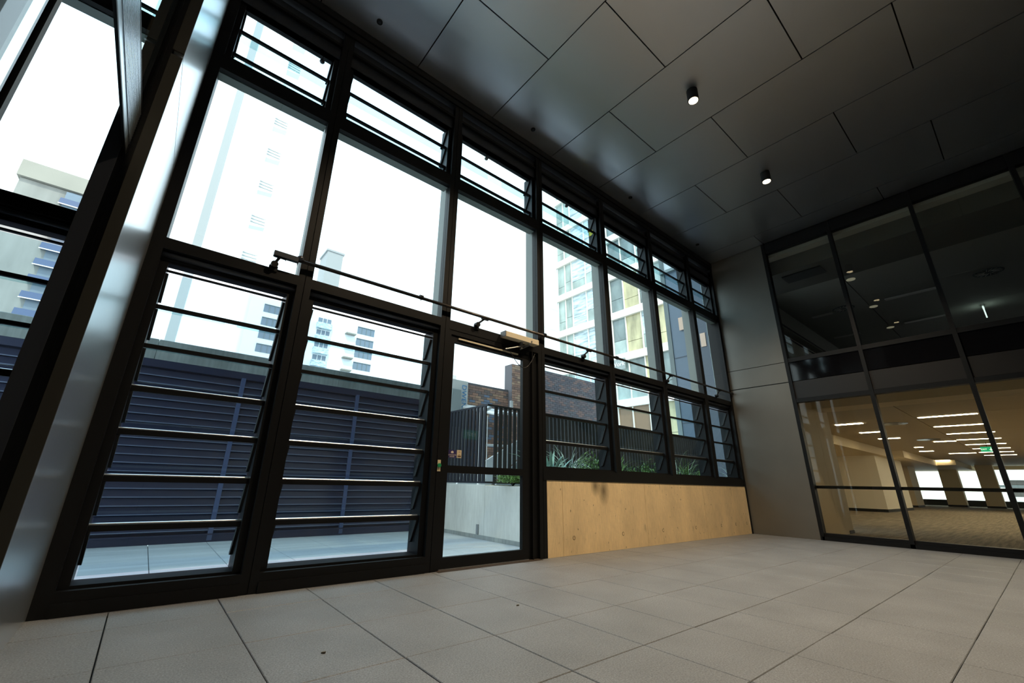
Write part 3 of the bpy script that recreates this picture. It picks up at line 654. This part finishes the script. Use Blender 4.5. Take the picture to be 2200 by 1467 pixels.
# residential tower (100 m)
rt = thing('cream_flats', (25, 100, 0), 'pale block of flats with banded windows behind the second window bay', 'building')
part('wall', MB().box(9.5, 44, 100, 118, -12, 43), M['bwhite'], rt)
part('rooftop_plant', MB().box(24.0, 28.0, 99.5, 106, 43, 57.5).box(23.7, 28.3, 99.3, 106, 57.5, 58), M['bgrey'], rt)
for k in range(12):
    z = 38.1-k*3.2
    if z < 6: break
    for xa, xb in ((12.4, 17.0), (34.6, 39.2)):
        wn = part('window', MB().box(xa, xb, 99.9, 100.05, z-.9, z+.9), M['bwin'], rt)
        part('window_bars', MB().box(xa+1.1, xa+1.25, 99.8, 99.9, z-.9, z+.9).box(xa+2.3, xa+2.45, 99.8, 99.9, z-.9, z+.9).box(xa+3.5, xa+3.65, 99.8, 99.9, z-.9, z+.9).box(xa, xb, 99.75, 99.9, z+.85, z+1.0), M['bwind'], wn)
    part('balcony', MB().box(24.3, 27.9, 98.9, 100, z-2.0, z-.55), M['gl2'], rt)
    wn = part('window', MB().box(24.6, 27.7, 99.85, 100, z-.5, z+.9), M['bwin'], rt)
    part('window_bars', MB().box(25.6, 25.7, 99.7, 99.85, z-.5, z+.9).box(26.6, 26.7, 99.7, 99.85, z-.5, z+.9), M['bwhite'], wn)
    part('slab_edge', MB().box(31.5, 34.0, 98.6, 100, z-1.9, z-1.6), M['bcream'], rt)
# slim tower with panelled strip (60 m)
stw = thing('slim_white_tower', (53, 60, -12), 'white tower with a pale grey panelled strip behind the glass door bay', 'building')
part('wall', MB().box(46, 62, 60.2, 72, -12, 95), M['bwhite'], stw)
for k in range(16):
    z = 8+k*5.3
    part('strip_panel', MB().box(51.0, 52.9, 60, 60.2, z, z+5.15), M['bpale'], stw)
    part('strip_panel', MB().box(53.0, 55.0, 60, 60.2, z, z+5.15), mat('light_tower_panel', (.50, .51, .51), .6) if k == 0 else bpy.data.materials['light_tower_panel'], stw)
# glass tower: facade facing -X at x=30.4
gt = thing('glass_tower', (30.4, 18, 0), 'glass fronted tower with pale floor bands and yellow blinds behind the right hand bays', 'building')
part('core', MB().box(30.9, 45, 6, 25, -12, 40), M['dblue'], gt)
rg = random.Random(11)
ys = [25.0, 23.9, 22.95, 21.1, 19.7, 18.25, 16.8, 15.2, 13.7, 12.2, 10.7, 9.2]
fz = [7.55-4.1*3+4.1*k for k in range(11)]
for k, z in enumerate(fz):
    part('floor_band', MB().box(30.15, 30.95, 9.2, 25, z-.30, z+.38), M['slab'], gt)
    for j in range(len(ys)-1):
        a, b = ys[j+1], ys[j]
        if j < 2: mk = 'gl1'
        elif j < 4: mk = rg.choice(['gl2', 'gl2', 'gl1'])
        else: mk = rg.choice(['blinds', 'blinds', 'gl1', 'gl3', 'gl1', 'gl3', 'gl2'])
        if k in (2, 3) and j >= 4 and z < 5: mk = rg.choice(['gl4', 'blinds', 'gl2'])
        zs = z+.38+(1.3 if j % 2 else 1.0)
        part('facade_pane', MB().box(30.42, 30.5, a+.03, b-.03, zs+.04, z+3.8), M[mk], gt)
        part('facade_pane', MB().box(30.42, 30.5, a+.03, b-.03, z+.38, zs), M[mk if rg.random() < .5 else 'gl1'], gt)
        part('facade_mullion', MB().box(30.3, 30.5, a-.04, a+.04, z+.38, z+3.8), M['slab'], gt)
part('inner_dark', MB().box(30.52, 30.9, 9.2, 25, -12, 36), M['gl3'], gt)
sg = tag(box('wall_sign', 30.0, 30.12, 17.0, 18.4, 10.55, 11.55, M['gbox']), 'grey sign panel reading Work on the glass tower', 'sign')
text('lettering', 'Work', .55, M['bwhite'], Matrix.Translation((29.98, 17.7, 11.05)) @ Matrix.Rotation(-math.pi/2, 4, 'Z') @ face, sg, .005)
wc = thing('white_clad_wall', (26, 25, 0), 'white panelled wall meeting the glass tower at its left corner', 'building')
for k in range(22):
    z = -12+k*2.35
    for a, b in ((26.0, 28.2), (28.23, 30.4)):
        part('cladding_panel', MB().box(a, b-.0, 25.0, 25.1, z+.02, z+2.33), M['bwhite'], wc)
part('core', MB().box(26.1, 30.3, 25.1, 30, -12, 39.5), M['bwhite'], wc)
# slate blue building, nearer on the right
db = thing('wall_wing', (12, 1.6, 0), 'slate blue metal clad wing of the same building behind the last two window bays', 'wall', kind='structure')
part('cladding', MB().box(12, 12.12, .26, 2.93, -12, 7.95), M['dblue'], db)
part('corner_strip', MB().box(11.97, 12.12, 2.93, 3.08, -12, 8.6), M['gl3'], db)
part('upper_cladding', MB().box(12, 12.12, .26, 3.05, 7.95, 15), M['bwhite'], db)
part('upper_body', MB().box(12.12, 30, .16, 3.05, 5.85, 15), M['bwhite'], db)
part('recess', MB().box(11.96, 12, 2.20, 2.72, 8.45, 9.3), M['dblue'], db)
part('ledge', MB().box(11.88, 12.0, .26, 3.05, 7.88, 7.98), M['gbox'], db)
for k in range(5): part('cladding_joint', MB().box(11.985, 12.0, 2.18, 2.93, .6+k*2.1, .625+k*2.1), M['dblue2'], db)
part('dark_glazing', MB().box(11.96, 12, 1.72, 2.17, -3, 7.6), M['dblue2'], db)
part('pale_column', MB().box(11.88, 12, 1.47, 1.71, -3, 7.5), M['pgreen'], db)
for y, z in ((2.53, 5.95), (1.90, 5.23)): part('light_patch', MB().box(11.935, 11.955, y-.08, y+.08, z-.26, z+.18), M['peach'], db)  # peach boxes stand for light patches and reflections on the wing
part('side_glazing', MB().box(11.96, 12, .30, 1.45, -3, 7.4), M['dblue2'], db)

# ============================================================ OFFICE BEYOND THE END GLAZING
OX0, OX1 = XE+.14, 46.0
tag(part('office_floor', MB().box(OX0, 12.12, -16, .22, -.25, 0).box(12.12, OX1, -16, 3.0, -.25, 0), M['carpet']), 'streaked beige carpet floor of the empty office behind the glazing', 'floor', kind='structure')
oc = tag(part('office_ceiling', MB().box(OX0, 12.12, -16, .22, 2.74, 2.95).box(12.12, OX1, -16, 3.0, 2.74, 2.95), M['oceil']), 'beige tiled ceiling of the lower office', 'ceiling', kind='structure')
gx = [OX0, 9.75, 12.12]+[12.2+2.46*k for k in range(1, 14)]
gy = [-16, -12.4, -8.9, -5.4, -1.95, .6, 3.2]
for i in range(len(gx)-1):
    for j in range(len(gy)-1):
        if i < 2 and gy[j] > 0: continue
        part('ceiling_tile', MB().box(gx[i]+.004, min(gx[i+1], OX1)-.004, gy[j]+.008, (min(gy[j+1], .22) if i < 2 else gy[j+1] if gy[j+1] < 3 else 2.9)-.008, 2.70, 2.74), M['oceil'], oc)
tag(part('trim_12', MB().box(9.9, 10.5, -16, .2, 2.42, 2.70), M['owall']), 'dropped beam crossing the lower office near its glazing', 'beam', kind='structure')
tag(part('wall_office_side', MB().box(12.12, OX1, 2.9, 3.0, 0, 2.7), M['owallw']), 'long pale side wall of the lower office', 'wall', kind='structure')
cb = thing('wall_office_return', (9.8, -1.0, 0), 'cream office column beside the first glazed bay', 'wall', kind='structure')
part('wall_panel', MB().box(OX0, 10.0, -1.04, .2, 0, 2.7), M['owall'], cb)
part('wall_panel', MB().box(10.006, 10.9, -1.04, .2, 0, 2.7), M['owall'], cb)
part('skirting', MB().box(10.6, 10.91, -1.05, .2, 0, .06), M['blackb'], cb)
def owall(n, x0, x1, y0, y1, label, m='owall'):
    t = thing('wall_office_%s' % n, ((x0+x1)/2, y0, 0), label, 'wall', kind='structure')
    part('wall_face', MB().box(x0, x1, y0, y1, .12, 2.7), M[m], t)
    part('skirting', MB().box(x0-.01, x1+.01, y0-.01, y1+.01, 0, .12), M['blackb'], t); return t
a_ = owall('block', 24.6, 30.0, .86, 2.9, 'cream wall block with dark skirting, first jog along the office side', 'owallw')
b_ = owall('core', 35.8, 38.0, 1.5, 2.9, 'second cream wall block with dark skirting further down the office')
part('door_slit', MB().box(30.0, 35.8, 2.85, 2.9, 0, 2.7), M['owall'], b_)
part('vision_panel', MB().box(32.2, 32.7, 2.78, 2.85, .9, 2.3), M['bwind'], b_)
owall('column', 43.0, 43.9, .1, 1.0, 'cream column before the far office windows')
owall('column_right', 43.0, 43.9, -1.6, -.8, 'second cream column before the far office windows')
tag(part('bulkhead', MB().box(12.2, 26.8, .62, 2.9, 2.38, 2.70).box(26.8, 36, .2, 2.9, 2.38, 2.70).box(36, 46, -.6, 2.9, 2.42, 2.70), M['owall']), 'stepped cream ceiling bulkhead along the office side wall', 'bulkhead', kind='structure')
fw = thing('window_20', (46, -6, 0), 'band of bright far windows closing the lower office', 'window', kind='structure')
part('sill', MB().box(46, 46.2, -16, 3.0, 0, .42), M['blackb'], fw)
part('head', MB().box(46, 46.2, -16, 3.0, 2.5, 2.95), M['owall'], fw)
part('rail', MB().box(45.95, 46.05, -16, 3.0, 1.14, 1.22), M['blackb'], fw)
for k in range(9):
    y = 2.8-k*2.35
    part('mullion', MB().box(45.95, 46.15, y-.06, y+.06, .42, 2.5), M['blackb'], fw)
    part('pane', MB().box(46.08, 46.1, y-2.29, y-.06, .42, 2.5), M['glass'], fw)
ob = thing('grey_building', (64, -8, 0), 'grey building across the street beyond the far office windows', 'building')
part('wall', MB().box(64, 70, -30, -.9, -12, 14), mat('grey_brown_facade', (.11, .105, .10), .8), ob)
for k in range(9):
    for z in (-.6, 2.2): part('window', MB().box(63.9, 64, -27+k*3.0, -25+k*3.0, z, z+1.3), M['bwhite'], ob)
    part('slab_edge', MB().box(63.8, 64, -28+k*3.1, -25.1+k*3.1, 1.5, 1.75), M['bwind'], ob)
tag(box('wall_office_right', OX0, 46, -16.2, -16, 0, 2.9, M['owall']), 'right hand wall of the lower office, out of view', 'wall', kind='structure')
G1 = 'lit linear lights, main field of the lower office'
for k in range(8):
    x = 14.9+2.46*k
    t = thing('linear_light', (x, -2.6, 2.70), 'lit white linear ceiling light, %s of the main field counting back from the glazing' % ['first', 'second', 'third', 'fourth', 'fifth', 'sixth', 'seventh', 'eighth'][k], 'ceiling light', G1)
    part('diffuser', MB().box(x-.07, x+.07, -3.08, -2.02, 2.688, 2.702), M['tube'], t)
    part('housing', MB().box(x-.085, x+.085, -3.1, -2.0, 2.694, 2.71), M['tubeoff'], t)
for k in range(8):
    x = 14.9+2.46*k
    if k < 8:
        t = thing('linear_light', (x, -6.0, 2.70), 'lit linear light right of the main field, %s row back from the glazing' % ['first', 'second', 'third', 'fourth', 'fifth', 'sixth', 'seventh', 'eighth'][k], 'ceiling light', 'lit linear lights further right in the lower office')
        part('diffuser', MB().box(x-.07, x+.07, -8.0, -5.6, 2.688, 2.702), M['tube'], t)
for n_, (x, a, b) in enumerate(((15.2, -.80, -.17), (17.85, -.80, -.17), (20.4, -.76, -.17), (22.7, -1.95, -1.36), (27.8, -.72, -.25), (25.2, -.72, -.45), (30.0, -1.9, -1.0), (36.0, -.4, .2), (38.5, -.4, .2), (40.8, -.4, .2))):
    t = thing('short_light', (x, (a+b)/2, 2.70), 'short lit linear light near the office side wall, %s from the glazing' % ['first', 'second', 'third', 'fifth', 'seventh', 'sixth', 'eighth', 'ninth', 'tenth', 'last'][n_], 'ceiling light', 'short lit lights along the office side wall')
    part('diffuser', MB().box(x-.08, x+.08, a, b, 2.688, 2.702), M['tube'], t)
for x, y, p in ((15.9, -1.35, 'nearest the glazing'), (21.6, -1.35, 'further back')):
    t = thing('ceiling_diffuser', (x, y, 2.70), 'round swirl air diffuser in the lower office ceiling, ' + p, 'diffuser')
    part('disc', MB().tube((x, y, 2.70), (x, y, 2.688), .32, n=24), M['bwind'], t)
eo = thing('office_exit_sign', (24, -2.6, 2.45), 'green exit sign with a white arrow hanging among the office lights', 'exit sign')
part('panel', MB().box(23.98, 24.02, -2.78, -2.42, 2.355, 2.535), M['green'], eo)
text('lettering', 'EXIT', .075, M['white_e'], Matrix.Translation((23.975, -2.51, 2.445)) @ Matrix.Rotation(-math.pi/2, 4, 'Z') @ face @ Matrix.Rotation(0, 4, 'Z'), eo, .001)
part('arrow', MB().box(23.965, 23.975, -2.70, -2.68, 2.40, 2.50).prism([(-2.74, 2.43), (-2.69, 2.385), (-2.64, 2.43), (-2.655, 2.44), (-2.69, 2.41), (-2.725, 2.44)], 23.965, 23.975, 0), M['white_e'], eo)
part('hanger', MB().box(23.995, 24.005, -2.61, -2.59, 2.535, 2.70), M['blackb'], eo)

# ---- unlit upper office
tag(box('upper_floor_slab', OX0, 34, -16, .1, 2.96, 3.16, M['blackb']), 'floor slab of the dark upper office', 'floor', kind='structure')
uc = tag(box('upper_ceiling', OX0, 34, -16, .1, 5.54, 5.8, M['uceil']), 'grey ceiling of the dark upper office behind the high glazing', 'ceiling', kind='structure')
gx = [10.15+2.42*k for k in range(10)]
for i in range(len(gx)-1):
    for a, b in ((-16, -8.9), (-8.88, -5.5), (-5.48, -1.93), (-1.91, .08)):
        part('ceiling_tile', MB().box(gx[i]+.005, gx[i+1]-.005, a, b, 5.50, 5.54), M['uceil'], uc)
tag(box('trim_13', 9.0, 10.15, -16, .08, 5.22, 5.54, M['bulk']), 'deep grey bulkhead just behind the high glazing', 'bulkhead', kind='structure')
tag(part('trim_14', MB().box(9.2, 9.6, -1.9, -1.2, 5.19, 5.22), M['blackb']), 'dark air slot in the bulkhead behind the first high pane', 'vent')
uw = thing('wall_upper_side', (18, -.1, 3.2), 'pale side wall with a grooved band in the dark upper office', 'wall', kind='structure')
part('wall_face', MB().box(11.2, 34, -.12, .1, 3.16, 5.5), M['owallw'], uw)
part('pelmet', MB().box(9.0, 34, -.32, -.12, 4.95, 5.5), M['uceil'], uw)
part('groove', MB().box(11.2, 34, -.335, -.32, 4.98, 5.02).box(11.2, 34, -.14, -.12, 4.86, 4.9), M['blackb'], uw)
tag(part('wall_upper_back', MB().box(33.8, 34, -16, .1, 3.16, 3.9).box(33.8, 34, -16, .1, 5.2, 5.5), M['uceil']), 'far wall of the dark upper office with an unseen gap added for daylight', 'wall', kind='structure')  # unseen gap between the two strips, added to let daylight onto the ceiling
tag(box('wall_upper_right', OX0, 34, -16.2, -16, 3.1, 5.8, M['uceil']), 'right wall of the dark upper office', 'wall', kind='structure')
UL = [(10.8, -3.32, -2.30, 'thin unlit light line behind the second high pane, nearest the glass'), (13.15, -3.22, -2.26, 'unlit linear diffuser behind the second high pane, middle one'), (15.6, -3.13, -2.25, 'unlit linear diffuser behind the second high pane, lowest in view'),
      (13.2, -1.14, -.67, 'unlit short diffuser behind the first high pane'), (15.7, -1.2, -.55, 'unlit short diffuser behind the first high pane, lower one'),
      (13.1, -6.5, -5.6, 'unlit linear diffuser at the right edge behind the third high pane')]
for i, (x, a, b, lb) in enumerate(UL):
    t = thing('unlit_linear_light', (x, (a+b)/2, 5.5), lb, 'ceiling light'); wd = .012 if i == 0 else .07
    part('diffuser', MB().box(x-wd, x+wd, a, b, 5.486, 5.502), M['tubeoff'], t)
dimr = mat('glowing_downlight_rim', (.8, .8, .7), .4, emit=(1, .95, .7), es=.16)
for x, y, p in ((11.14, -2.02, 'highest of three'), (13.47, -1.97, 'middle of three'), (15.76, -1.91, 'lowest of three')):
    t = thing('recessed_downlight', (x, y, 5.5), 'small round recessed downlight beside the high mullion, ' + p, 'downlight', 'recessed downlights in the upper office')
    part('lens', MB().tube((x, y, 5.502), (x, y, 5.488), .085, n=20), dimr, t)
for x, y, p in ((13.05, -1.42, 'behind the first high pane'), (12.94, -4.05, 'behind the third high pane')):
    t = thing('swirl_diffuser', (x, y, 5.5), 'round swirl air diffuser with radial slots ' + p, 'diffuser', 'swirl diffusers in the upper office')
    part('disc', MB().tube((x, y, 5.5), (x, y, 5.492), .24, n=28), M['bwind'], t)
    for k in range(16):
        c, s_ = math.cos(k*math.pi/8), math.sin(k*math.pi/8)
        part('vane', MB().tube((x+.07*c, y+.07*s_, 5.488), (x+.21*math.cos(k*math.pi/8+.3), y+.21*math.sin(k*math.pi/8+.3), 5.488), .006, n=4), M['tubeoff'], t)
t = thing('upper_exit_sign', (15.4, -3.8, 5.3), 'edge lit white exit sign blade seen end on in the dark upper office', 'exit sign')
part('blade', MB().box(15.2, 15.6, -3.80, -3.775, 5.2, 5.42), mat('edge_lit_blade', (.6, .9, .85), .3, emit=(.75, 1, .95), es=1.4), t)
part('mount', MB().box(15.3, 15.5, -3.81, -3.765, 5.42, 5.5), M['tubeoff'], t)
